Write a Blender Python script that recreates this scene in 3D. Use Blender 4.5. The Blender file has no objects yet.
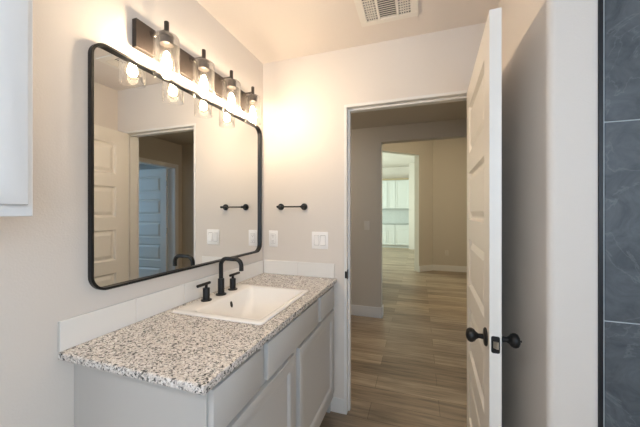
import bpy, bmesh, math, random
from mathutils import Vector, Matrix
random.seed(4)
PI = math.pi
R = math.radians
S = bpy.context.scene
COL = S.collection

# ------------------------------------------------------------------ camera
cd = bpy.data.cameras.new('camera')
cam = bpy.data.objects.new('camera', cd); COL.objects.link(cam)
cam.location = (1.088, -1.893, 1.346)
YAW = math.atan(99 / 291)
cam.rotation_euler = (R(90), 0, YAW)
cd.sensor_width = 36; cd.lens = 36 * 291 / 640
cd.shift_y = -1.0 / 640
cd.clip_start = .02
S.camera = cam

# ------------------------------------------------------------------ world, daylight, exposure
w = bpy.data.worlds.new('sky'); S.world = w
w.use_nodes = True
w.node_tree.nodes['Background'].inputs[0].default_value = (.55, .72, 1, 1)
w.node_tree.nodes['Background'].inputs[1].default_value = .6
S.view_settings.view_transform = 'Standard'
S.view_settings.look = 'None'
S.view_settings.gamma = 1
S.view_settings.use_curve_mapping = False
S.view_settings.exposure = 1.1
S.cycles.max_bounces = 12
S.cycles.diffuse_bounces = 6
S.cycles.transparent_max_bounces = 24
S.cycles.sample_clamp_indirect = 4
S.cycles.caustics_reflective = False
S.cycles.caustics_refractive = False


def area(name, loc, direction, sx, sy, power, color):
    l = bpy.data.lights.new(name, 'AREA'); l.shape = 'RECTANGLE'
    l.size = sx; l.size_y = sy; l.energy = power; l.color = color
    o = bpy.data.objects.new(name, l); COL.objects.link(o)
    o.location = loc
    o.rotation_euler = Vector(direction).to_track_quat('-Z', 'Z').to_euler()
    return o


area('bath_window_daylight', (2.56, -2.75, 1.62), (-1, 0, 0), .95, 1.1, 20, (.86, .94, 1))
area('near_window_daylight', (1.55, -3.42, 1.6), (0, 1, 0), .85, 1.1, 8.5, (.40, .70, 1))
area('bedroom_window_daylight', (5.62, .45, 1.5), (-1, 0, 0), 1.7, 1.3, 24, (.34, .66, 1))
area('kitchen_window_daylight', (-3.42, 7.2, 1.7), (1, 0, 0), 3.4, 1.8, 280, (.82, 1, .86))
BULB = 138.0
HALL_FILL = 26.0
LOBBY_FILL = 36.0
BATH_FILL = 17.0

# ------------------------------------------------------------------ materials
MATS = {}


def nt(name):
    m = bpy.data.materials.new(name); m.use_nodes = True
    t = m.node_tree
    return m, t, t.nodes['Principled BSDF']


def srgb(r, g, b):
    f = lambda c: (c / 255 / 12.92) if c / 255 <= .04045 else ((c / 255 + .055) / 1.055) ** 2.4
    return (f(r), f(g), f(b), 1)


def plain(name, col, rough=.5, metal=0., bump=0., bscale=200., spec=.5, var=0.):
    m, t, p = nt(name)
    p.inputs['Base Color'].default_value = col
    p.inputs['Roughness'].default_value = rough
    p.inputs['Metallic'].default_value = metal
    p.inputs['Specular IOR Level'].default_value = spec
    if bump or var:
        tc = t.nodes.new('ShaderNodeTexCoord')
        n = t.nodes.new('ShaderNodeTexNoise'); n.inputs['Scale'].default_value = bscale
        n.inputs['Detail'].default_value = 3
        t.links.new(tc.outputs['Object'], n.inputs['Vector'])
        if bump:
            b = t.nodes.new('ShaderNodeBump'); b.inputs['Strength'].default_value = bump
            b.inputs['Distance'].default_value = .002
            t.links.new(n.outputs['Fac'], b.inputs['Height'])
            t.links.new(b.outputs['Normal'], p.inputs['Normal'])
        if var:
            mx = t.nodes.new('ShaderNodeMix'); mx.data_type = 'RGBA'
            mx.inputs[6].default_value = tuple(c * (1 - var) for c in col[:3]) + (1,)
            mx.inputs[7].default_value = tuple(min(1, c * (1 + var)) for c in col[:3]) + (1,)
            t.links.new(n.outputs['Fac'], mx.inputs[0])
            t.links.new(mx.outputs[2], p.inputs['Base Color'])
    MATS[name] = m
    return m


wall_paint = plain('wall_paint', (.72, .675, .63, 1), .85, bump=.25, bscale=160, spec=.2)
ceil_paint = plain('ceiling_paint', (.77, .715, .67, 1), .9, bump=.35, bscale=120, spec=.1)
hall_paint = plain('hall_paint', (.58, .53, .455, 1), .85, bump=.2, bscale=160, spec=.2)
trim_white = plain('trim_white', (.76, .75, .73, 1), .4, bump=.05, bscale=60)
door_white = plain('door_white', (.78, .75, .70, 1), .42, bump=.08, bscale=90)
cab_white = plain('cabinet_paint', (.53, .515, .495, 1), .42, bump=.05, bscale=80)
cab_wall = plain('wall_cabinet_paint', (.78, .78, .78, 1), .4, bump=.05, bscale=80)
black_metal = plain('matte_black', (.012, .011, .011, 1), .42, metal=.3, bump=.05, bscale=300)
bronze = plain('dark_bronze', (.055, .045, .040, 1), .42, metal=.5, bump=.08, bscale=90, var=.15)
nickel = plain('satin_nickel', (.55, .5, .42, 1), .35, metal=1, bump=.03)
porcelain = plain('porcelain', (.86, .84, .81, 1), .12, bump=.01, bscale=20)
plate_white = plain('plate_plastic', (.92, .91, .90, 1), .35, bump=.02)
plate_dull = plain('plate_plastic_dull', (.66, .62, .55, 1), .4, bump=.02)  # darker copy of the plate plastic for the hall and lobby plates
gap_grey = plain('plate_gap_shade', (.30, .29, .28, 1), .7, bump=.02)
slot_grey = plain('slot_grey', (.12, .12, .12, 1), .6, bump=.02)
dark_void = plain('duct_shade', (.10, .11, .13, 1), .8, bump=.1)
vent_white = plain('vent_enamel', (.80, .77, .72, 1), .45, bump=.03)
tile_white = plain('white_tile', (.80, .79, .77, 1), .2, bump=.02, bscale=30)
grout_white = plain('grout_white', (.62, .6, .57, 1), .85, bump=.2)
edge_black = plain('edge_trim_black', (.02, .022, .026, 1), .4, metal=.5, bump=.02)
grout_light = plain('grout_light', (.52, .56, .58, 1), .9, bump=.3, bscale=300)
crown_brown = plain('crown_brown', (.42, .34, .22, 1), .6, bump=.1, var=.1)
kit_white = plain('kitchen_cabinet_paint', (.66, .68, .67, 1), .45, bump=.04)
kit_stone = plain('kitchen_counter', (.40, .42, .42, 1), .3, bump=.05, var=.15)
kit_splash = plain('kitchen_backsplash_tile', (.58, .60, .59, 1), .3, bump=.05, var=.08, bscale=15)


def mirror_mat():
    m, t, p = nt('mirror_silver')
    p.inputs['Base Color'].default_value = (.90, .91, .90, 1)
    p.inputs['Metallic'].default_value = 1
    p.inputs['Roughness'].default_value = .0
    return m


def clear_glass(name, lo, hi, tint=(1, 1, 1, 1), scatter=0.):
    m = bpy.data.materials.new(name); m.use_nodes = True
    t = m.node_tree; t.nodes.clear()
    out = t.nodes.new('ShaderNodeOutputMaterial')
    tr = t.nodes.new('ShaderNodeBsdfTransparent'); tr.inputs[0].default_value = tint
    g0 = t.nodes.new('ShaderNodeBsdfGlossy'); g0.inputs['Roughness'].default_value = .04
    df = t.nodes.new('ShaderNodeBsdfTranslucent'); df.inputs[0].default_value = (.95, .93, .9, 1)
    gl = t.nodes.new('ShaderNodeMixShader'); gl.inputs[0].default_value = scatter
    t.links.new(g0.outputs[0], gl.inputs[1]); t.links.new(df.outputs[0], gl.inputs[2])
    lw = t.nodes.new('ShaderNodeLayerWeight'); lw.inputs['Blend'].default_value = .35
    mr = t.nodes.new('ShaderNodeMapRange')
    mr.inputs['To Min'].default_value = lo; mr.inputs['To Max'].default_value = hi
    mx = t.nodes.new('ShaderNodeMixShader')
    t.links.new(lw.outputs['Facing'], mr.inputs['Value'])
    t.links.new(mr.outputs[0], mx.inputs[0])
    t.links.new(tr.outputs[0], mx.inputs[1]); t.links.new(gl.outputs[0], mx.inputs[2])
    t.links.new(mx.outputs[0], out.inputs[0])
    return m


def emission(name, col, strength):
    m = bpy.data.materials.new(name); m.use_nodes = True
    t = m.node_tree; t.nodes.clear()
    out = t.nodes.new('ShaderNodeOutputMaterial')
    e = t.nodes.new('ShaderNodeEmission'); e.inputs[0].default_value = col; e.inputs[1].default_value = strength
    t.links.new(e.outputs[0], out.inputs[0])
    return m


def granite():
    m, t, p = nt('speckled_granite')
    L = t.links.new
    tc = t.nodes.new('ShaderNodeTexCoord')
    nz = t.nodes.new('ShaderNodeTexNoise'); nz.inputs['Scale'].default_value = 70
    L(tc.outputs['Object'], nz.inputs['Vector'])
    mixv = t.nodes.new('ShaderNodeMix'); mixv.data_type = 'VECTOR'; mixv.inputs[0].default_value = .012
    L(tc.outputs['Object'], mixv.inputs[4]); L(nz.outputs['Color'], mixv.inputs[5])
    v = t.nodes.new('ShaderNodeTexVoronoi'); v.inputs['Scale'].default_value = 190
    L(mixv.outputs[1], v.inputs['Vector'])
    sep = t.nodes.new('ShaderNodeSeparateColor'); L(v.outputs['Color'], sep.inputs[0])
    ramp = t.nodes.new('ShaderNodeValToRGB'); ramp.color_ramp.interpolation = 'CONSTANT'
    el = ramp.color_ramp.elements
    el[0].position = 0; el[0].color = (.06, .057, .055, 1)
    el[1].position = .07; el[1].color = (.20, .19, .18, 1)
    for pos, c in ((.15, (.36, .35, .34, 1)), (.27, (.60, .555, .515, 1)), (.50, (.70, .65, .605, 1)), (.76, (.79, .76, .73, 1))):
        e = el.new(pos); e.color = c
    L(sep.outputs[0], ramp.inputs[0])
    v2 = t.nodes.new('ShaderNodeTexVoronoi'); v2.inputs['Scale'].default_value = 420
    L(mixv.outputs[1], v2.inputs['Vector'])
    sep2 = t.nodes.new('ShaderNodeSeparateColor'); L(v2.outputs['Color'], sep2.inputs[0])
    r2 = t.nodes.new('ShaderNodeValToRGB'); r2.color_ramp.interpolation = 'CONSTANT'
    r2.color_ramp.elements[0].color = (.14, .13, .13, 1)
    r2.color_ramp.elements[1].position = .09; r2.color_ramp.elements[1].color = (1, 1, 1, 1)
    L(sep2.outputs[0], r2.inputs[0])
    mul = t.nodes.new('ShaderNodeMix'); mul.data_type = 'RGBA'; mul.blend_type = 'MULTIPLY'; mul.inputs[0].default_value = .8
    L(ramp.outputs[0], mul.inputs[6]); L(r2.outputs[0], mul.inputs[7])
    L(mul.outputs[2], p.inputs['Base Color'])
    p.inputs['Roughness'].default_value = .22
    return m


def planks():
    m, t, p = nt('vinyl_plank')
    L = t.links.new
    tc = t.nodes.new('ShaderNodeTexCoord')
    br = t.nodes.new('ShaderNodeTexBrick')
    br.offset = .37; br.squash = 1
    br.inputs['Scale'].default_value = 1
    br.inputs['Brick Width'].default_value = 1.22
    br.inputs['Row Height'].default_value = .178
    br.inputs['Mortar Size'].default_value = .0016
    br.inputs['Mortar Smooth'].default_value = .2
    br.inputs['Bias'].default_value = 0
    br.inputs['Color1'].default_value = (.235, .180, .130, 1)
    br.inputs['Color2'].default_value = (.43, .345, .255, 1)
    br.inputs['Mortar'].default_value = (.10, .07, .045, 1)
    L(tc.outputs['Object'], br.inputs['Vector'])
    mp = t.nodes.new('ShaderNodeMapping'); mp.inputs['Scale'].default_value = (1.6, 22, 1)
    L(tc.outputs['Object'], mp.inputs['Vector'])
    addv = t.nodes.new('ShaderNodeVectorMath'); addv.operation = 'ADD'
    L(mp.outputs[0], addv.inputs[0]); L(br.outputs['Color'], addv.inputs[1])
    n = t.nodes.new('ShaderNodeTexNoise'); n.inputs['Scale'].default_value = 1.6
    n.inputs['Detail'].default_value = 6; n.inputs['Roughness'].default_value = .6
    L(addv.outputs[0], n.inputs['Vector'])
    rp = t.nodes.new('ShaderNodeValToRGB')
    rp.color_ramp.elements[0].position = .33; rp.color_ramp.elements[0].color = (.56, .54, .51, 1)
    rp.color_ramp.elements[1].position = .68; rp.color_ramp.elements[1].color = (1.3, 1.27, 1.22, 1)
    L(n.outputs['Fac'], rp.inputs[0])
    mul = t.nodes.new('ShaderNodeMix'); mul.data_type = 'RGBA'; mul.blend_type = 'MULTIPLY'; mul.inputs[0].default_value = 1
    L(br.outputs['Color'], mul.inputs[6]); L(rp.outputs[0], mul.inputs[7])
    L(mul.outputs[2], p.inputs['Base Color'])
    b = t.nodes.new('ShaderNodeBump'); b.inputs['Strength'].default_value = .12; b.inputs['Distance'].default_value = .002
    L(n.outputs['Fac'], b.inputs['Height']); L(b.outputs[0], p.inputs['Normal'])
    p.inputs['Roughness'].default_value = .42
    return m


def slate():
    m, t, p = nt('slate_tile')
    L = t.links.new
    tc = t.nodes.new('ShaderNodeTexCoord')
    n = t.nodes.new('ShaderNodeTexNoise'); n.inputs['Scale'].default_value = 9
    n.inputs['Detail'].default_value = 9; n.inputs['Roughness'].default_value = .68; n.inputs['Distortion'].default_value = 1.4
    L(tc.outputs['Object'], n.inputs['Vector'])
    rp = t.nodes.new('ShaderNodeValToRGB')
    rp.color_ramp.elements[0].position = .28; rp.color_ramp.elements[0].color = (.040, .050, .060, 1)
    rp.color_ramp.elements[1].position = .75; rp.color_ramp.elements[1].color = (.125, .145, .165, 1)
    L(n.outputs['Fac'], rp.inputs[0])
    mu = t.nodes.new('ShaderNodeTexNoise'); mu.inputs['Scale'].default_value = 3.5
    mu.inputs['Detail'].default_value = 8; mu.inputs['Roughness'].default_value = .55; mu.inputs['Distortion'].default_value = 2.5
    L(tc.outputs['Object'], mu.inputs['Vector'])
    r2 = t.nodes.new('ShaderNodeValToRGB')
    e = r2.color_ramp.elements
    e[0].position = .485; e[0].color = (0, 0, 0, 1); e[1].position = .515; e[1].color = (0, 0, 0, 1)
    k = e.new(.50); k.color = (.25, .25, .25, 1)
    L(mu.outputs['Fac'], r2.inputs[0])
    mx = t.nodes.new('ShaderNodeMix'); mx.data_type = 'RGBA'
    L(r2.outputs[0], mx.inputs[0]); L(rp.outputs[0], mx.inputs[6]); mx.inputs[7].default_value = (.27, .29, .31, 1)
    L(mx.outputs[2], p.inputs['Base Color'])
    b = t.nodes.new('ShaderNodeBump'); b.inputs['Strength'].default_value = .2; b.inputs['Distance'].default_value = .003
    L(n.outputs['Fac'], b.inputs['Height']); L(b.outputs[0], p.inputs['Normal'])
    p.inputs['Roughness'].default_value = .5
    return m


M_MIRROR = mirror_mat()
M_GRANITE = granite()
M_FLOOR = planks()
M_SLATE = slate()
M_SHADE = clear_glass('shade_glass', .02, .6, scatter=.02)
M_BULBGLASS = clear_glass('bulb_glass', .03, .5, (1, .97, .9, 1), .03)
M_PANE = clear_glass('window_glass', .02, .6)
M_FILAMENT = emission('glowing_filament', (1, .79, .57, 1), BULB)


# ------------------------------------------------------------------ mesh helpers
class MB:
    def __init__(self): self.bm = bmesh.new()

    def quad(self, *pts):
        return self.bm.faces.new([self.bm.verts.new(p) for p in pts])

    def box(self, x0, x1, y0, y1, z0, z1, bev=0., seg=2):
        vs = [self.bm.verts.new((x, y, z)) for x in (x0, x1) for y in (y0, y1) for z in (z0, z1)]
        F = [(0, 1, 3, 2), (4, 6, 7, 5), (0, 4, 5, 1), (2, 3, 7, 6), (0, 2, 6, 4), (1, 5, 7, 3)]
        fs = [self.bm.faces.new([vs[i] for i in f]) for f in F]
        if bev:
            es = {e for f in fs for e in f.edges}
            bmesh.ops.bevel(self.bm, geom=list(es), offset=bev, segments=seg, affect='EDGES', profile=.5)
        return self

    def loops(self, rings, cap0=True, cap1=True, close=True):
        """skin a list of rings of equal length"""
        vr = [[self.bm.verts.new(p) for p in r] for r in rings]
        n = len(vr[0])
        for a, b in zip(vr, vr[1:]):
            for i in range(n if close else n - 1):
                j = (i + 1) % n
                self.bm.faces.new((a[i], a[j], b[j], b[i]))
        if cap0: self.bm.faces.new(list(reversed(vr[0])))
        if cap1: self.bm.faces.new(vr[-1])
        return self

    def lathe(self, origin, axis, prof, n=32, cap0=True, cap1=True):
        ax = Vector(axis).normalized()
        u = ax.orthogonal().normalized(); v = ax.cross(u)
        o = Vector(origin)
        rings = [[o + ax * h + (u * math.cos(2 * PI * i / n) + v * math.sin(2 * PI * i / n)) * max(r, 1e-4) for i in range(n)] for r, h in prof]
        return self.loops(rings, cap0, cap1)

    def cyl(self, a, b, r, n=24, bev=0.):
        a, b = Vector(a), Vector(b); h = (b - a).length
        if bev: prof = [(r - bev, 0), (r - bev * .3, bev * .3), (r, bev), (r, h - bev), (r - bev * .3, h - bev * .3), (r - bev, h)]
        else: prof = [(r, 0), (r, h)]
        return self.lathe(a, b - a, prof, n)

    def tube(self, pts, r, n=16):
        pts = [Vector(p) for p in pts]
        rings = []
        ref = None
        for i, p in enumerate(pts):
            t = (pts[min(i + 1, len(pts) - 1)] - pts[max(i - 1, 0)]).normalized()
            if ref is None: ref = t.orthogonal().normalized()
            ref = (ref - t * ref.dot(t)).normalized()
            b = t.cross(ref)
            rings.append([p + (ref * math.cos(2 * PI * k / n) + b * math.sin(2 * PI * k / n)) * r for k in range(n)])
        return self.loops(rings)

    def build(self, name, mat, parent=None, smooth=None, loc=None, rot=None):
        bmesh.ops.recalc_face_normals(self.bm, faces=self.bm.faces)
        me = bpy.data.meshes.new(name); self.bm.to_mesh(me); self.bm.free()
        o = bpy.data.objects.new(name, me); COL.objects.link(o)
        me.materials.append(mat)
        if smooth is not None:
            for p in me.polygons: p.use_smooth = True
            try: me.set_sharp_from_angle(angle=R(smooth))
            except Exception: pass
        if parent is not None: o.parent = parent
        if loc is not None: o.location = loc
        if rot is not None: o.rotation_euler = rot
        return o


def thing(name, label, cat, loc=(0, 0, 0), rz=0., group=None, kind=None):
    o = bpy.data.objects.new(name, None); COL.objects.link(o)
    o.empty_display_size = .05
    o.location = loc; o.rotation_euler = (0, 0, rz)
    if label: o['label'] = label
    if cat: o['category'] = cat
    if group: o['group'] = group
    if kind: o['kind'] = kind
    return o


def tag(o, label, cat, group=None):
    o['label'] = label; o['category'] = cat
    if group: o['group'] = group
    return o


def struct(name, mb, mat, parent=None, smooth=None, **k):
    o = mb.build(name, mat, parent, smooth, **k)
    if parent is None: o['kind'] = 'structure'
    return o


def rrect(cy, cz, w, h, r, n=8):
    """rounded rectangle outline as (a, b) pairs"""
    out = []
    for sx, sz, a0 in ((1, 1, 0), (-1, 1, 90), (-1, -1, 180), (1, -1, 270)):
        for k in range(n + 1):
            a = R(a0 + 90 * k / n)
            out.append((cy + sx * (w / 2 - r) + r * math.cos(a), cz + sz * (h / 2 - r) + r * math.sin(a)))
    return out


# ------------------------------------------------------------------ the bathroom shell
CZ = 2.44
OX0, OX1, OZ = .633, 1.392, 2.045         # door opening between the jambs
J = .019

struct('floor', MB().box(-4, 6, -3.4, 10.2, -.05, 0), M_FLOOR)
struct('ceiling', MB().box(-.2, 2.6, -3.45, .06, CZ, CZ + .1), ceil_paint)
struct('wall_left', MB().box(-.12, 0, -3.4, 0, 0, CZ), wall_paint)
b = MB()
b.box(-.12, OX0 - J, 0, .12, 0, CZ)
b.box(OX1 + J, 2.6, 0, .12, 0, CZ)
b.box(OX0 - J, OX1 + J, 0, .12, OZ + J, CZ)
struct('wall_back', b, wall_paint)
# the alcove behind the door: side wall and the end wall that carries the shower tile, one rounded outside corner
NX, NY = 1.485, -.76
b = MB()
rc = .022
prof = [(NX, 0), (NX, NY + rc)]
for k in range(1, 9):
    a = PI + (PI / 2) * k / 8
    prof.append((NX + rc + rc * math.cos(a), NY + rc + rc * math.sin(a)))
prof += [(1.6135, NY), (1.6135, NY + .009), (2.46, NY + .009), (2.46, -.60), (1.60, -.60), (1.60, 0)]
b.loops([[(x, y, 0) for x, y in prof], [(x, y, CZ) for x, y in prof]])
struct('wall_alcove', b, wall_paint, smooth=35)
b = MB()
b.box(2.45, 2.57, -3.4, -3.25, 0, CZ); b.box(2.45, 2.57, -2.2, -.60, 0, CZ)
b.box(2.45, 2.57, -3.25, -2.2, 0, 1.0); b.box(2.45, 2.57, -3.25, -2.2, 2.2, CZ)
struct('wall_right', b, wall_paint)
b = MB()
b.box(-.12, 1.1, -3.4, -3.3, 0, CZ); b.box(2.0, 2.57, -3.4, -3.3, 0, CZ)
b.box(1.1, 2.0, -3.4, -3.3, 0, 1.0); b.box(1.1, 2.0, -3.4, -3.3, 2.2, CZ)
struct('wall_near', b, wall_paint)


def window(name, x0, x1, z0, z1, y0, y1, axis='x'):
    f = MB(); p = MB()
    t = .045
    def bx(m, a0, a1, c0, c1, d0, d1):
        if axis == 'x': m.box(a0, a1, d0, d1, c0, c1)
        else: m.box(d0, d1, a0, a1, c0, c1)
    bx(f, x0, x1, z0, z0 + t, y0, y1); bx(f, x0, x1, z1 - t, z1, y0, y1)
    bx(f, x0, x0 + t, z0 + t, z1 - t, y0, y1); bx(f, x1 - t, x1, z0 + t, z1 - t, y0, y1)
    zm = (z0 + z1) / 2
    bx(f, x0 + t, x1 - t, zm - .02, zm + .02, y0, y1)
    ym = (y0 + y1) / 2
    bx(p, x0 + t, x1 - t, z0 + t, z1 - t, ym - .003, ym + .003)
    o = struct(name, f, trim_white)
    p.build('window_pane', M_PANE, o)
    return o


window('window_4', 1.1, 2.0, 1.0, 2.2, -3.39, -3.31)
window('window_1', -3.25, -2.2, 1.0, 2.2, 2.46, 2.54, 'y')

# shower tile on the end wall: tall slate tiles with pale joints and a black edge strip
TX0 = 1.628
b = MB().box(1.622, 2.45, NY - .001, NY + .012, 0, CZ)
struct('wall_tile', b, grout_light)
tiles = bpy.data.objects['wall_tile']
xs = [TX0, 1.99, 2.34, 2.45]
zs = [0, .402, 1.012, 1.624, 2.236, CZ]
b = MB()
for i in range(3):
    for k in range(5):
        b.box(xs[i] + .0015, xs[i + 1] - .0015, NY - .004, NY + .01, zs[k] + .002, zs[k + 1] - .002, .0012, 1)
b.build('tile_field', M_SLATE, tiles)
struct('trim_3', MB().box(1.614, 1.6245, NY - .006, NY + .012, 0, CZ), edge_black)

# door frame: jamb lining with stop, flat casing on the bathroom side
b = MB()
b.box(OX0 - J, OX0, -.004, .121, 0, OZ, .002); b.box(OX1, OX1 + J, -.004, .121, 0, OZ, .002)
b.box(OX0 - J, OX1 + J, -.004, .121, OZ, OZ + J, .002)
b.box(OX0, OX0 + .011, .04, .075, 0, OZ - .011); b.box(OX1 - .011, OX1, .04, .075, 0, OZ - .011)
b.box(OX0, OX1, .04, .075, OZ - .011, OZ)
frame = struct('trim_1', b, trim_white)
st = MB().box(OX0, OX0 + .0015, .004, .036, .900, .962, .0006, 1).box(OX0 - .012, OX0 + .0015, -.0062, -.0042, .908, .954, .0006, 1)
o = st.build('strike_plate', black_metal, frame); o['label'] = 'black strike plate'
CW = .057
b = MB()
for y0, y1 in ((.127, .141),):
    e = .006
    b.box(OX0 - e - CW, OX0 - e, y0, y1, 0, OZ + e, .003)
    b.box(OX1 + e, OX1 + e + CW, y0, y1, 0, OZ + e, .003)
    b.box(OX0 - e - CW, OX1 + e + CW, y0, y1, OZ + e, OZ + e + CW, .003)
struct('trim_2', b, trim_white)
b = MB()
b.box(0, OX0 - J - .001, -.004, 0, 0, .10, .001)
struct('baseboard_back', b, trim_white)
struct('baseboard_left', MB().box(0, .013, -3.3, -1.25, 0, .10, .003), trim_white)
struct('baseboard_alcove', MB().box(NX - .013, NX, NY + .02, -.02, 0, .10, .003), trim_white)


# ------------------------------------------------------------------ five-panel doors
def door_leaf(W, H, T, parent, mat):
    """leaf along +x from the hinge at 0, thickness in y 0..T, five recessed panels on both faces"""
    st_, top, bot, mid = .112, .115, .205, .105
    ph = (H - top - bot - 4 * mid) / 5
    b = MB()
    zs = []; z = bot
    for i in range(5):
        zs.append((z, z + ph)); z += ph + mid
    for y, s in ((0, 1), (T, -1)):
        b.quad((0, y, 0), (st_, y, 0), (st_, y, H), (0, y, H))
        b.quad((W - st_, y, 0), (W, y, 0), (W, y, H), (W - st_, y, H))
        zz = 0
        for a, c in zs + [(H, H)]:
            b.quad((st_, y, zz), (W - st_, y, zz), (W - st_, y, a), (st_, y, a)); zz = c
        for a, c in zs:
            rings = []
            for off, d in ((0, 0), (.003, .004), (.011, .0150), (.020, .0155), (.046, .0035), (.050, .003)):
                x0, x1, z0, z1 = st_ + off, W - st_ - off, a + off, c - off
                yy = y + s * d
                rings.append([(x0, yy, z0), (x1, yy, z0), (x1, yy, z1), (x0, yy, z1)])
            b.loops(rings, cap0=False, cap1=True)
    b.quad((0, 0, 0), (0, T, 0), (0, T, H), (0, 0, H)); b.quad((W, 0, 0), (W, T, 0), (W, T, H), (W, 0, H))
    b.quad((0, 0, 0), (W, 0, 0), (W, T, 0), (0, T, 0)); b.quad((0, 0, H), (W, 0, H), (W, T, H), (0, T, H))
    bmesh.ops.remove_doubles(b.bm, verts=b.bm.verts, dist=1e-5)
    return b.build('leaf', mat, parent)


def knob(parent, x, y, z, s, mat=None):
    mat = mat or black_metal
    k = MB().lathe((x, y, z), (0, s, 0), [(.008, .004), (.0095, .012), (.0085, .026), (.014, .034), (.0215, .040), (.0252, .048), (.0252, .054), (.022, .061), (.013, .066), (.004, .068)], 28).build('knob', mat, parent, 60)
    MB().lathe((x, y, z), (0, s, 0), [(.031, 0), (.0325, .002), (.0325, .005), (.029, .008), (.012, .010)], 32).build('rosette', mat, k, 40)
    return k


DH = 2.03
DW = .757
T = .036
d1 = thing('door_1', 'white five-panel bathroom door swung open, with black round knobs', 'door', (1.389, -.004, .012), kind='structure')
# local: leaf along +x from hinge; the hall-side face (y=T) turns to face the vanity
d1.rotation_euler = (0, 0, R(180 + 90 - 2.7))
# closed leaf runs to -x, so mirror it: use local y from -T to 0
leaf = door_leaf(DW, DH, T, d1, door_white)
leaf.location = (0, -T, 0)
kx, kz = DW - .062, .882
knob(d1, kx, -T, kz, -1); k2 = knob(d1, kx, 0, kz, 1)
MB().cyl((kx, .065, kz), (kx, .072, kz), .0035, 12).build('privacy_pin', black_metal, k2, 40)
lp = MB()
pr = [(DW + .0012, y, z) for y, z in rrect(-T / 2, kz, .026, .058, .006, 4)]
pr0 = [(DW - .001, y, z) for y, z in rrect(-T / 2, kz, .026, .058, .006, 4)]
lp.loops([pr0, pr]); lp = lp.build('latch_plate', black_metal, d1)
bb = MB().loops([[(DW, -T / 2 - .008, kz - .011), (DW, -T / 2 + .008, kz - .011), (DW, -T / 2 + .008, kz + .011), (DW, -T / 2 - .008, kz + .011)],
                 [(DW + .011, -T / 2 + .002, kz - .011), (DW + .011, -T / 2 + .008, kz - .011), (DW + .011, -T / 2 + .008, kz + .011), (DW + .011, -T / 2 + .002, kz + .011)]])
o = bb.build('latch_bolt', nickel, lp); o['label'] = 'bright latch bolt'
for z in (.2, 1.0, 1.8):
    MB().cyl((0, .004, z), (0, .004, z + .09), .006, 12).build('hinge', black_metal, d1, 40)

# ------------------------------------------------------------------ vanity
VY0, VY1 = -1.240, -.004
van = thing('vanity_cabinet', 'white painted bathroom vanity cabinet under the speckled granite countertop', 'vanity', (0, 0, 0))
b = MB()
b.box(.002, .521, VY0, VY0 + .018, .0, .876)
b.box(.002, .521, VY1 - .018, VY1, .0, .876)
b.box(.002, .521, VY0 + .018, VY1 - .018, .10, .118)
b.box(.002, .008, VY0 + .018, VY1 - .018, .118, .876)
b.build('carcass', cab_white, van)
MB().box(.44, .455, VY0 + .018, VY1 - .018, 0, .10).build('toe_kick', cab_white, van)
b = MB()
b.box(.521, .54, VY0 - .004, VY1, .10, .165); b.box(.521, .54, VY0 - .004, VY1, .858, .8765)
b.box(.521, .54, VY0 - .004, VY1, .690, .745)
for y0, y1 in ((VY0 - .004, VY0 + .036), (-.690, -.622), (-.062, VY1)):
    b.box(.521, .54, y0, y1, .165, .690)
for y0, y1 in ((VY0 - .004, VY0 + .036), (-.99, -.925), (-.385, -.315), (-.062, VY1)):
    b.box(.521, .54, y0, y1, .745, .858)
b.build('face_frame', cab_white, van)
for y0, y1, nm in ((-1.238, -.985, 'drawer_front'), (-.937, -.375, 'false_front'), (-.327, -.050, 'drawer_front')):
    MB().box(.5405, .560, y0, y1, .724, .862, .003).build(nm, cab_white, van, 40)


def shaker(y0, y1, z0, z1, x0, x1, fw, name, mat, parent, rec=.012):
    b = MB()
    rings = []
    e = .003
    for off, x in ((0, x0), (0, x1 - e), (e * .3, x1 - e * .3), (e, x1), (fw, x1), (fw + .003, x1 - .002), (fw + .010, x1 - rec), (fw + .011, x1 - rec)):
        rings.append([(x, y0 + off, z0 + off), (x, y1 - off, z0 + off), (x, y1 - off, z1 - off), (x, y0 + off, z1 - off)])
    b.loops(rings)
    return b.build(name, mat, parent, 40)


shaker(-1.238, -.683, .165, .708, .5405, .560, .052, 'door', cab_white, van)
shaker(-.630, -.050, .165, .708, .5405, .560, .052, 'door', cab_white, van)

# countertop with the sink cut-out
CT, CB = .902, .877
hx0, hx1, hy0, hy1 = .075, .490, -.865, -.385
b = MB()
oz = [(.0, -1.287), (.567, -1.287), (.567, -.002), (.0, -.002)]
iz = [(hx0, hy0), (hx1, hy0), (hx1, hy1), (hx0, hy1)]
b.loops([[(x, y, CB) for x, y in iz], [(x, y, CB) for x, y in oz], [(x, y, CT) for x, y in oz], [(x, y, CT) for x, y in iz], [(x, y, CB) for x, y in iz]], False, False)
bmesh.ops.remove_doubles(b.bm, verts=b.bm.verts, dist=1e-5)
ctop = b.build('countertop', M_GRANITE)
mo = ctop.modifiers.new('bevel', 'BEVEL'); mo.width = .005; mo.segments = 2; mo.limit_method = 'ANGLE'
tag(ctop, 'speckled grey and cream granite countertop on the white vanity', 'countertop')

# backsplash: white tiles with joints along the left and back walls
def splash_run(name, label, horiz, cuts):
    t = thing(name, label, 'backsplash')
    for a, c in zip(cuts, cuts[1:]):
        m = MB()
        if horiz: m.box(a + .001, c - .001, -.011, -.0015, CT + .001, 1.000, .0015, 1)
        else: m.box(.0015, .011, a + .001, c - .001, CT + .001, 1.000, .0015, 1)
        m.build('tile', tile_white, t)
    m = MB()
    if horiz: m.box(cuts[0], cuts[-1], -.009, -.0005, CT + .0005, .998)
    else: m.box(.0005, .009, cuts[0], cuts[-1], CT + .0005, .998)
    m.build('grout', grout_white, t)
    return t


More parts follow.
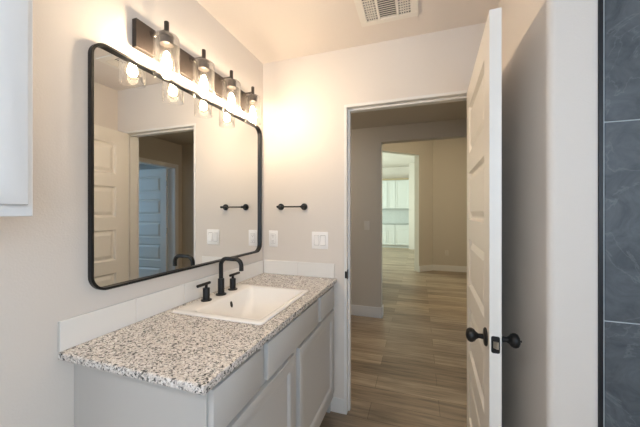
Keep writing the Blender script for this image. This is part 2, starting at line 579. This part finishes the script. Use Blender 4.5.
splash_run('backsplash', 'low white tile backsplash along the left wall beneath the mirror', False, [-1.286, -1.022, -.768, -.514, -.26, -.013])
splash_run('backsplash', 'short white tile backsplash on the back wall beneath the outlet and switch plates', True, [.012, .28, .548])

# ------------------------------------------------------------------ sink
SX0, SX1, SY0, SY1 = .048, .504, -.889, -.361
snk = thing('sink', 'white rectangular drop-in sink set in the granite countertop', 'sink', (0, 0, 0))
def rr(x0, x1, y0, y1, r, z, n=6):
    return [(x, y, z) for x, y in rrect((x0 + x1) / 2, (y0 + y1) / 2, x1 - x0, y1 - y0, r, n)]
ZR = .911
bx0, bx1, by0, by1 = .146, .476, -.853, -.397
rings = [rr(hx0 - .004, hx1 + .004, hy0 - .004, hy1 + .004, .02, CT + .0005),
         rr(SX0 + .004, SX1 - .004, SY0 + .004, SY1 - .004, .010, CT + .0005),
         rr(SX0, SX1, SY0, SY1, .012, CT + .004), rr(SX0, SX1, SY0, SY1, .012, ZR - .007),
         rr(SX0 + .002, SX1 - .002, SY0 + .002, SY1 - .002, .012, ZR - .002), rr(SX0 + .006, SX1 - .006, SY0 + .006, SY1 - .006, .012, ZR),
         rr(bx0 - .006, bx1 + .006, by0 - .006, by1 + .006, .02, ZR), rr(bx0, bx1, by0, by1, .02, ZR - .003),
         rr(bx0 + .003, bx1 - .003, by0 + .005, by1 - .005, .022, ZR - .010),
         rr(bx0 + .016, bx1 - .016, by0 + .045, by1 - .045, .035, ZR - .065),
         rr(bx0 + .030, bx1 - .030, by0 + .085, by1 - .085, .05, ZR - .108),
         rr(bx0 + .055, bx1 - .055, by0 + .125, by1 - .125, .05, ZR - .124),
         rr(bx0 + .130, bx1 - .130, by0 + .215, by1 - .215, .019, ZR - .130)]
MB().loops(rings, False, True).build('basin', porcelain, snk, 50)
cxs, cys = (bx0 + bx1) / 2, (by0 + by1) / 2
dr = MB().lathe((cxs, cys, ZR - .1305), (0, 0, 1), [(.024, 0), (.024, .003), (.021, .004), (.019, .002)], 28).build('drain', black_metal, snk, 40)
MB().lathe((cxs, cys, ZR - .129), (0, 0, 1), [(.014, 0), (.014, .006), (.011, .008)], 24).build('stopper', black_metal, dr, 40)
ov = MB()
import itertools
oc = Vector((bx0 + .0115, -.600, ZR - .046)); nn = Vector((.97, 0, .24)).normalized()
ring = lambda d, k: [oc + nn * d + Vector((0, math.cos(2 * PI * i / 20) * .0085 * k, 0)) + Vector((-.24, 0, .97)) * math.sin(2 * PI * i / 20) * .016 * k for i in range(20)]
ov.loops([ring(-.002, 1), ring(.003, 1), ring(.0035, .8)])
o = ov.build('overflow_hole', black_metal, snk, 40); o['label'] = 'small black oval overflow opening'

# ------------------------------------------------------------------ faucet
fau = thing('faucet', 'matte black widespread faucet with two lever handles behind the white sink', 'faucet', (.095, -.602, ZR))
b = MB()
b.lathe((0, 0, 0), (0, 0, 1), [(.027, .0), (.027, .004), (.0255, .006), (.0165, .0065), (.0165, .084), (.0155, .086), (.0115, .0865)], 32)
pts = [(0, 0, .08), (0, 0, .12), (0, 0, .158)]
rb = .034
for k in range(1, 9):
    a = R(90 * k / 8)
    pts.append((rb - rb * math.cos(a), 0, .158 + rb * math.sin(a)))
xe = .125
rb2 = .034
pts.append((xe - rb2, 0, .192))
for k in range(1, 9):
    a = R(90 * k / 8)
    pts.append((xe - rb2 + rb2 * math.sin(a), 0, .192 - rb2 + rb2 * math.cos(a)))
pts.append((xe, 0, .134))
b.tube(pts, .0112, 20)
b.build('spout', black_metal, fau, 40)
for y, s in ((-.108, -1), (.108, 1)):
    h = MB().lathe((-.004, y, 0), (0, 0, 1), [(.026, 0), (.026, .004), (.0245, .006), (.0165, .0065), (.0165, .060), (.0155, .062), (.007, .0625), (.007, .080)], 30).build('handle', black_metal, fau, 40)
    MB().cyl((-.004, y - s * .026, .083), (-.004, y + s * .062, .083), .0072, 18, .0015).build('lever', black_metal, h, 40)

# ------------------------------------------------------------------ mirror
mir = thing('mirror', 'large black-framed mirror with rounded corners on the left wall', 'mirror', (0, -.6205, 1.510))
MW, MH, MRAD = 1.153, .890, .058
o2 = rrect(0, 0, MW, MH, MRAD, 10); i2 = rrect(0, 0, MW - .018, MH - .018, MRAD - .009, 10)
b = MB()
b.loops([[(.0006, y, z) for y, z in i2], [(.0006, y, z) for y, z in o2], [(.017, y, z) for y, z in o2], [(.018, y * .9985, z * .9985) for y, z in o2], [(.018, y, z) for y, z in i2], [(.0006, y, z) for y, z in i2]], False, False)
bmesh.ops.remove_doubles(b.bm, verts=b.bm.verts, dist=1e-5)
b.build('frame', black_metal, mir, 40)
i3 = rrect(0, 0, MW - .0184, MH - .0184, MRAD - .0092, 10)
MB().loops([[(.0006, y, z) for y, z in i3], [(.0022, y, z) for y, z in i3]]).build('mirror_glass', M_MIRROR, mir)

# ------------------------------------------------------------------ vanity light
LY = [-.956, -.736, -.516, -.296]
fx = .098
vl = thing('vanity_light', 'dark bronze vanity light bar with four clear glass shades above the mirror', 'lamp', (0, 0, 0))
MB().box(.0015, .025, -1.034, -.216, 2.006, 2.121, .002).build('back_plate', bronze, vl)
for y in LY:
    a = MB().cyl((.024, y, 2.098), (fx, y, 2.098), .0075, 16)
    a.lathe((.024, y, 2.098), (1, 0, 0), [(.017, 0), (.017, .003), (.0085, .006)], 24)
    a.lathe((fx, y, 2.086), (0, 0, 1), [(.0095, 0), (.0095, .048), (.0085, .050)], 20)
    a.build('arm', bronze, vl, 40)
    sk = MB().lathe((fx, y, 2.040), (0, 0, 1), [(.0225, 0), (.0255, .001), (.0255, .028), (.027, .029), (.027, .038), (.024, .043), (.008, .044)], 28).build('socket', bronze, vl, 40)
    # clear cylinder shade, rounded shoulder, open at the bottom, 2.5 mm wall
    g = MB()
    ro = .0500; zb, zt = 1.906, 2.080
    out = [(ro, zb)] + [(ro, zt - .022)] + [(ro - .018 + .018 * math.cos(R(t)), zt - .018 + .018 * math.sin(R(t))) for t in range(15, 91, 15)] + [(.0245, zt)]
    inn = [(.0245, zt - .0025)] + [(ro - .018 + .0155 * math.cos(R(t)), zt - .018 + .0155 * math.sin(R(t))) for t in range(90, 14, -15)] + [(ro - .0025, zt - .022), (ro - .0025, zb)]
    prof = [(r, z - zb) for r, z in out + inn + [(ro, zb)]]
    g.lathe((fx, y, zb), (0, 0, 1), prof, 40, False, False)
    g.build('shade', M_SHADE, vl, 50)
    bulb = MB().lathe((fx, y, 1.925), (0, 0, 1), [(.004, 0), (.018, .004), (.029, .014), (.0335, .030), (.0315, .046), (.024, .066), (.0175, .084), (.0145, .10), (.0135, .116)], 28).build('bulb', M_BULBGLASS, vl, 60)
    MB().lathe((fx, y, 1.938), (0, 0, 1), [(.004, 0), (.013, .004), (.0195, .014), (.0195, .026), (.0135, .046), (.0095, .066), (.003, .074)], 10).build('filament', M_FILAMENT, bulb, 60)

# ------------------------------------------------------------------ towel bar
tb = thing('towel_bar', 'short matte black hand towel bar on the back wall right of the mirror', 'towel bar', (0, 0, 0))
for x in (.149, .328):
    p = MB().cyl((x, -.004, 1.386), (x, -.060, 1.386), .0085, 20, .001).build('post', black_metal, tb, 40)
    MB().lathe((x, 0, 1.386), (0, -1, 0), [(.024, .0005), (.024, .006), (.022, .009), (.012, .010), (.010, .013)], 30).build('rosette', black_metal, p, 40)
MB().cyl((.140, -.048, 1.386), (.337, -.048, 1.386), .0052, 16, .001).build('bar', black_metal, tb, 40)


# ------------------------------------------------------------------ electrical plates (local: face towards -y)
def plate(name, label, cat, loc, w, devices, rz=0., group=None, pm=None):
    pm = pm or plate_white
    t = thing(name, label, cat, loc, rz, group)
    MB().box(-w / 2, w / 2, -.006, -.0005, -.0585, .0585, .003).build('cover_plate', pm, t, 40)
    n = len(devices)
    for i, dv in enumerate(devices):
        x = (i - (n - 1) / 2) * .046
        if dv != 'toggle': MB().box(x - .0178, x + .0178, -.0063, -.0058, -.0345, .0345).build('gap_shade', gap_grey, t)  # thin grey box paints the shadow gap round the device
        if dv == 'rocker':
            b = MB()
            b.loops([[(x - .0165, -.005, -.033), (x + .0165, -.005, -.033), (x + .0165, -.005, .033), (x - .0165, -.005, .033)],
                     [(x - .0155, -.0075, -.032), (x + .0155, -.0075, -.032), (x + .0155, -.0120, .032), (x - .0155, -.0120, .032)]])
            b.build('rocker', pm, t)
        elif dv == 'rocker_down':
            b = MB()
            b.loops([[(x - .0165, -.005, -.033), (x + .0165, -.005, -.033), (x + .0165, -.005, .033), (x - .0165, -.005, .033)],
                     [(x - .0155, -.0135, -.032), (x + .0155, -.0135, -.032), (x + .0155, -.0070, .032), (x - .0155, -.0070, .032)]])
            b.build('rocker', pm, t)
        elif dv == 'toggle':
            MB().box(x - .004, x + .004, -.017, -.005, -.002, .014, .0015).build('toggle', pm, t)
        else:
            r = MB().box(x - .0165, x + .0165, -.0080, -.005, -.033, .033, .0012).build('receptacle', pm, t)
            for z in (-.018, .018):
                for dx, hh in ((-.006, .0045), (.006, .0035)):
                    MB().box(x + dx - .0011, x + dx + .0011, -.0086, -.0078, z - hh + .002, z + hh + .002).build('slot', slot_grey, r)
                MB().cyl((x, -.0078, z - .008), (x, -.0086, z - .008), .0022, 10).build('slot', slot_grey, r)
    return t


plate('outlet', 'white wall outlet plate between the mirror and the double switch plate', 'outlet', (.087, 0, 1.157), .072, ['outlet'])
plate('switch_plate', 'white double switch plate on the back wall left of the doorway', 'light switch', (.444, 0, 1.155), .117, ['rocker', 'rocker_down'])

# ------------------------------------------------------------------ wall cabinet at upper left
wc = thing('wall_cabinet', 'white wall cabinet cut off by the left edge of the picture', 'cabinet', (0, 0, 0))
b = MB().box(.001, .281, -2.12, -1.500, 1.340, 2.10, .001, 1)
b.build('carcass', cab_wall, wc)
MB().box(.2815, .300, -2.12, -1.498, 1.338, 2.10, .0015).build('face_frame', cab_wall, wc)
shaker(-2.10, -1.5145, 1.362, 2.08, .3005, .3195, .058, 'door', cab_wall, wc)

# ------------------------------------------------------------------ ceiling register
vx0, vx1, vy0, vy1 = .772, 1.083, -.455, -.200
vt = thing('ceiling_vent', 'white ceiling air register with three louvred sections above the doorway', 'vent', (0, 0, 0))
b = MB()
zf = CZ - .010
fb = .038
c1, c2 = vx0 + .105, vx1 - .105
for x0, x1, y0, y1 in ((vx0, vx1, vy0, vy0 + fb), (vx0, vx1, vy1 - fb, vy1), (vx0, vx0 + fb, vy0 + fb, vy1 - fb), (vx1 - fb, vx1, vy0 + fb, vy1 - fb), (c1 - .007, c1 + .007, vy0 + fb, vy1 - fb), (c2 - .007, c2 + .007, vy0 + fb, vy1 - fb)):
    b.box(x0, x1, y0, y1, zf, CZ - .0008, .0015, 1)
b.build('frame', vent_white, vt)
MB().box(vx0 + .01, vx1 - .01, vy0 + .01, vy1 - .01, CZ - .002, CZ - .0005).build('duct_shade_sheet', dark_void, vt)  # dark sheet under the ceiling paints the shade inside the duct
for (x0, x1) in ((vx0 + fb, c1 - .007), (c2 + .007, vx1 - fb)):
    b = MB()
    n = 5
    for i in range(1, n):
        x = x0 + (x1 - x0) * i / n
        b.box(x - .0028, x + .0028, vy0 + fb, vy1 - fb, zf + .001, CZ - .002)
    m = 9
    for i in range(1, m):
        y = vy0 + fb + (vy1 - vy0 - 2 * fb) * i / m
        b.box(x0, x1, y - .0038, y + .0038, zf + .003, CZ - .002)
    b.build('side_grille', vent_white, vt)
b = MB()
m = 11
for i in range(m):
    y = vy0 + fb + (vy1 - vy0 - 2 * fb) * (i + .5) / m
    b.loops([[(x, y - .0095, zf + .0015), (x, y - .0088, zf + .0005), (x, y + .0068, CZ - .0028), (x, y + .006, CZ - .002)] for x in (c1 + .007, c2 - .007)])
b.build('louver_panel', vent_white, vt)

# ------------------------------------------------------------------ hallway beyond the doorway
HY = 1.87
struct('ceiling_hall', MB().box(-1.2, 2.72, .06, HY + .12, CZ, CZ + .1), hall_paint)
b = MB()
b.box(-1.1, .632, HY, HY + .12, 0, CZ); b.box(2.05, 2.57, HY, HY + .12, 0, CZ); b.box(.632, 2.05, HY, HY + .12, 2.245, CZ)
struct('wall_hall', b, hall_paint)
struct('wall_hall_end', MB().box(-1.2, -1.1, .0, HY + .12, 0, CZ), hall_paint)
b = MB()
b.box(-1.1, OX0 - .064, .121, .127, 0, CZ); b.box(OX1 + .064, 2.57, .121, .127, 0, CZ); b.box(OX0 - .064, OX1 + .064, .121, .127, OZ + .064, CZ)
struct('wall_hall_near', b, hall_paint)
b = MB()
b.box(-1.1, .645, HY - .014, HY, 0, .135, .004)
b.box(.632, .646, HY - .014, HY + .134, 0, .135, .004)
struct('baseboard_hall', b, trim_white)
plate('switch_plate', 'single toggle switch plate on the hallway wall seen through the doorway', 'light switch', (.448, HY, 1.178), .072, ['toggle'], pm=plate_dull)
# bedroom doorway at the right end of the hallway (seen in the mirror)
BX, B0, B1 = 2.57, .96, 1.72
b = MB()
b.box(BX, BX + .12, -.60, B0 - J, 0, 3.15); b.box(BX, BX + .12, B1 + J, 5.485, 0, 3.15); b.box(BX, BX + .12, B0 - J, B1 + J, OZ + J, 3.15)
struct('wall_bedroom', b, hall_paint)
b = MB()
b.box(BX - .001, BX + .121, B0 - J, B0, 0, OZ); b.box(BX - .001, BX + .121, B1, B1 + J, 0, OZ); b.box(BX - .001, BX + .121, B0 - J, B1 + J, OZ, OZ + J)
for x0, x1 in ((BX - .014, BX),):
    b.box(x0, x1, B0 - .006 - CW, B0 - .006, 0, OZ + .006, .003); b.box(x0, x1, B1 + .006, B1 + .006 + CW, 0, OZ + .006, .003)
    b.box(x0, x1, B0 - .006 - CW, B1 + .006 + CW, OZ + .006, OZ + .006 + CW, .003)
struct('trim_4', b, trim_white)
d2 = thing('door_2', 'white five-panel bedroom door standing open in blue daylight, reflected in the mirror', 'door', (BX + .128, B1 - .004, .012), R(-3), kind='structure')
leaf2 = door_leaf(.75, DH, T, d2, door_white); leaf2.location = (.002, -T, 0)
knob(d2, .69, -T, .905, -1, nickel); knob(d2, .69, 0, .905, 1, nickel)
for z in (.2, 1.0, 1.75):
    MB().cyl((-.004, -T + .002, z), (-.004, -T + .002, z + .09), .0065, 12).build('hinge', nickel, d2, 40)
b = MB()
b.box(2.69, 5.5, 3.0, 3.1, 0, CZ); b.box(2.69, 5.6, -.6, -.5, 0, CZ)
b.box(5.5, 5.6, 1.35, 3.1, 0, CZ); b.box(5.5, 5.6, -.5, -.45, 0, CZ); b.box(5.5, 5.6, -.45, 1.35, 0, .8); b.box(5.5, 5.6, -.45, 1.35, 2.2, CZ)
struct('wall_far_bedroom', b, wall_paint)
struct('ceiling_bedroom', MB().box(2.68, 5.6, -.5, 3.1, CZ, CZ + .08), ceil_paint)
window('window_2', -.45, 1.35, .8, 2.2, 5.51, 5.59, 'y')
# added fill light: small flush lamp on the hallway ceiling, out of sight to the left
hl = thing('ceiling_fill', 'round white fill light added on the hallway ceiling', 'lamp', (-.45, 1.0, CZ))
MB().lathe((0, 0, 0), (0, 0, -1), [(.15, .001), (.15, .02), (.14, .03)], 32).build('base', trim_white, hl, 40)
MB().lathe((0, 0, -.03), (0, 0, -1), [(.135, 0), (.12, .03), (.08, .055), (.02, .066)], 24).build('diffuser', emission('hall_fill_glow', (1, .88, .72, 1), HALL_FILL), hl, 60)

# made-up flush lamp, unseen behind the camera, added to fill the bathroom
bl = thing('ceiling_fill', 'round white fill light added on the bathroom ceiling behind the camera', 'lamp', (.55, -2.75, CZ))
MB().lathe((0, 0, 0), (0, 0, -1), [(.20, .001), (.20, .02), (.19, .03)], 32).build('base', trim_white, bl, 40)
MB().lathe((0, 0, -.03), (0, 0, -1), [(.185, 0), (.17, .03), (.11, .055), (.02, .066)], 24).build('diffuser', emission('bath_fill_glow', (.95, .97, 1, 1), BATH_FILL), bl, 60)
ll = thing('ceiling_fill', 'round white fill light added in the lobby behind the header', 'lamp', (1.7, 3.3, 3.15))  # unseen lamp behind the header, added to brighten the lobby
MB().lathe((0, 0, 0), (0, 0, -1), [(.20, .001), (.20, .02), (.19, .03)], 32).build('base', trim_white, ll, 40)
MB().lathe((0, 0, -.03), (0, 0, -1), [(.185, 0), (.17, .03), (.11, .055), (.02, .066)], 24).build('diffuser', emission('lobby_fill_glow', (1, .86, .62, 1), LOBBY_FILL), ll, 60)

# ------------------------------------------------------------------ lobby and kitchen far beyond
GZ = 3.15
P = Vector((1.088, 5.06)); dv = Vector((1, 1)).normalized(); nv = Vector((-1, 1)).normalized()
def slab(m, s0, s1, z0, z1, th=.14):
    a, c = P + dv * s0, P + dv * s1
    ring = [a, c, c + nv * th, a + nv * th]
    m.loops([[(v.x, v.y, z0) for v in ring], [(v.x, v.y, z1) for v in ring]])
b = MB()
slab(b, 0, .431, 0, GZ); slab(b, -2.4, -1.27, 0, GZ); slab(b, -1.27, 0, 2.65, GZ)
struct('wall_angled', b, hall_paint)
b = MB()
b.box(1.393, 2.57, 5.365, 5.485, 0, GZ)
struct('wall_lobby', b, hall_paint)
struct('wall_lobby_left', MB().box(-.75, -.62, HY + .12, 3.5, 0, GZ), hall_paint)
b = MB()
b.box(1.393, 2.57, 5.352, 5.365, 0, .135, .004)
m = MB()
a, c = P + dv * .0, P + dv * .431
ring = [a - nv * .013, c - nv * .013, c, a]
b.loops([[(v.x, v.y, 0) for v in ring], [(v.x, v.y, .135) for v in ring]])
struct('baseboard_lobby', b, trim_white)
struct('ceiling_kitchen', MB().box(-4, 2.7, HY + .12, 10.2, GZ, GZ + .1), wall_paint)
struct('wall_lobby_header', MB().box(-.75, 2.57, HY + .001, HY + .119, CZ, GZ), hall_paint)
plate('outlet', 'white outlet low on the far lobby wall seen through the doorway', 'outlet', (1.69, 5.365, .42), .072, ['outlet'], pm=plate_dull)
b = MB()
b.box(-3.4, 1.6, 10.07, 10.19, 0, GZ)
struct('wall_kitchen', b, wall_paint)
b = MB()
b.box(.735, 1.6, 9.25, 10.07, 0, GZ); b.box(1.5, 1.6, 5.4, 9.25, 0, GZ)
struct('wall_kitchen_right', b, wall_paint)
b = MB()
b.box(-3.4, -3.3, 3.3, 5.5, 0, GZ); b.box(-3.4, -3.3, 8.9, 10.1, 0, GZ); b.box(-3.4, -3.3, 5.5, 8.9, 0, .8); b.box(-3.4, -3.3, 5.5, 8.9, 2.6, GZ)
b.box(-3.3, -.62, 3.3, 3.4, 0, GZ)
struct('wall_kitchen_left', b, wall_paint)
window('window_3', 5.5, 8.9, .8, 2.6, -3.39, -3.31, 'y')

KX = [-1.01, -.39, .23, .733]
where = ['hidden past the left edge of the lobby opening', 'the left one in view', 'the right one, beside the wall end']
def kdoor(x0, x1, z0, z1, y, parent):
    b = MB(); rings = []
    for off, yy in ((0, y), (0, y - .02), (.055, y - .02), (.062, y - .012), (.063, y - .012)):
        rings.append([(x0 + off, yy, z0 + off), (x1 - off, yy, z0 + off), (x1 - off, yy, z1 - off), (x0 + off, yy, z1 - off)])
    b.loops(rings)
    return b.build('door', kit_white, parent)
for i in range(3):
    x0, x1 = KX[i], KX[i + 1]
    t = thing('base_cabinet', 'white kitchen base cabinet, ' + where[i], 'cabinet', (0, 0, 0), 0, 'kitchen base cabinets')
    MB().box(x0 + .001, x1 - .001, 9.49, 10.069, .10, .885).build('carcass', kit_white, t)
    MB().box(x0 + .001, x1 - .001, 9.56, 10.06, .0, .10).build('toe_kick', kit_white, t)
    n = 2 if i < 2 else 1
    for k in range(n):
        xa, xb = x0 + (x1 - x0) * k / n, x0 + (x1 - x0) * (k + 1) / n
        kdoor(xa + .007, xb - .007, .115, .72, 9.489, t)
        MB().box(xa + .007, xb - .007, 9.469, 9.489, .73, .875, .002).build('drawer_front', kit_white, t)
    t = thing('upper_cabinet', 'tall white kitchen upper cabinet, ' + where[i], 'cabinet', (0, 0, 0), 0, 'kitchen upper cabinets')
    MB().box(x0 + .001, x1 - .001, 9.74, 10.069, 1.50, 2.60).build('carcass', kit_white, t)
    for k in range(n):
        xa, xb = x0 + (x1 - x0) * k / n, x0 + (x1 - x0) * (k + 1) / n
        kdoor(xa + .007, xb - .007, 1.505, 2.595, 9.739, t)
cr = MB().box(-1.01, .733, 9.70, 10.069, 2.602, 2.67, .004).build('crown_molding', crown_brown)  # even brown strip capping the upper cabinets
tag(cr, 'brown crown strip along the top of the kitchen upper cabinets', 'molding')
kc = MB().box(-1.01, .733, 9.455, 10.069, .886, .925, .003).build('countertop', kit_stone)
tag(kc, 'grey kitchen countertop on the white base cabinets far beyond the doorway', 'countertop')
ks = MB().box(-1.01, .733, 10.058, 10.0695, .926, 1.499).build('kitchen_backsplash', kit_splash)
tag(ks, 'grey tiled kitchen backsplash between the counter and upper cabinets', 'backsplash')
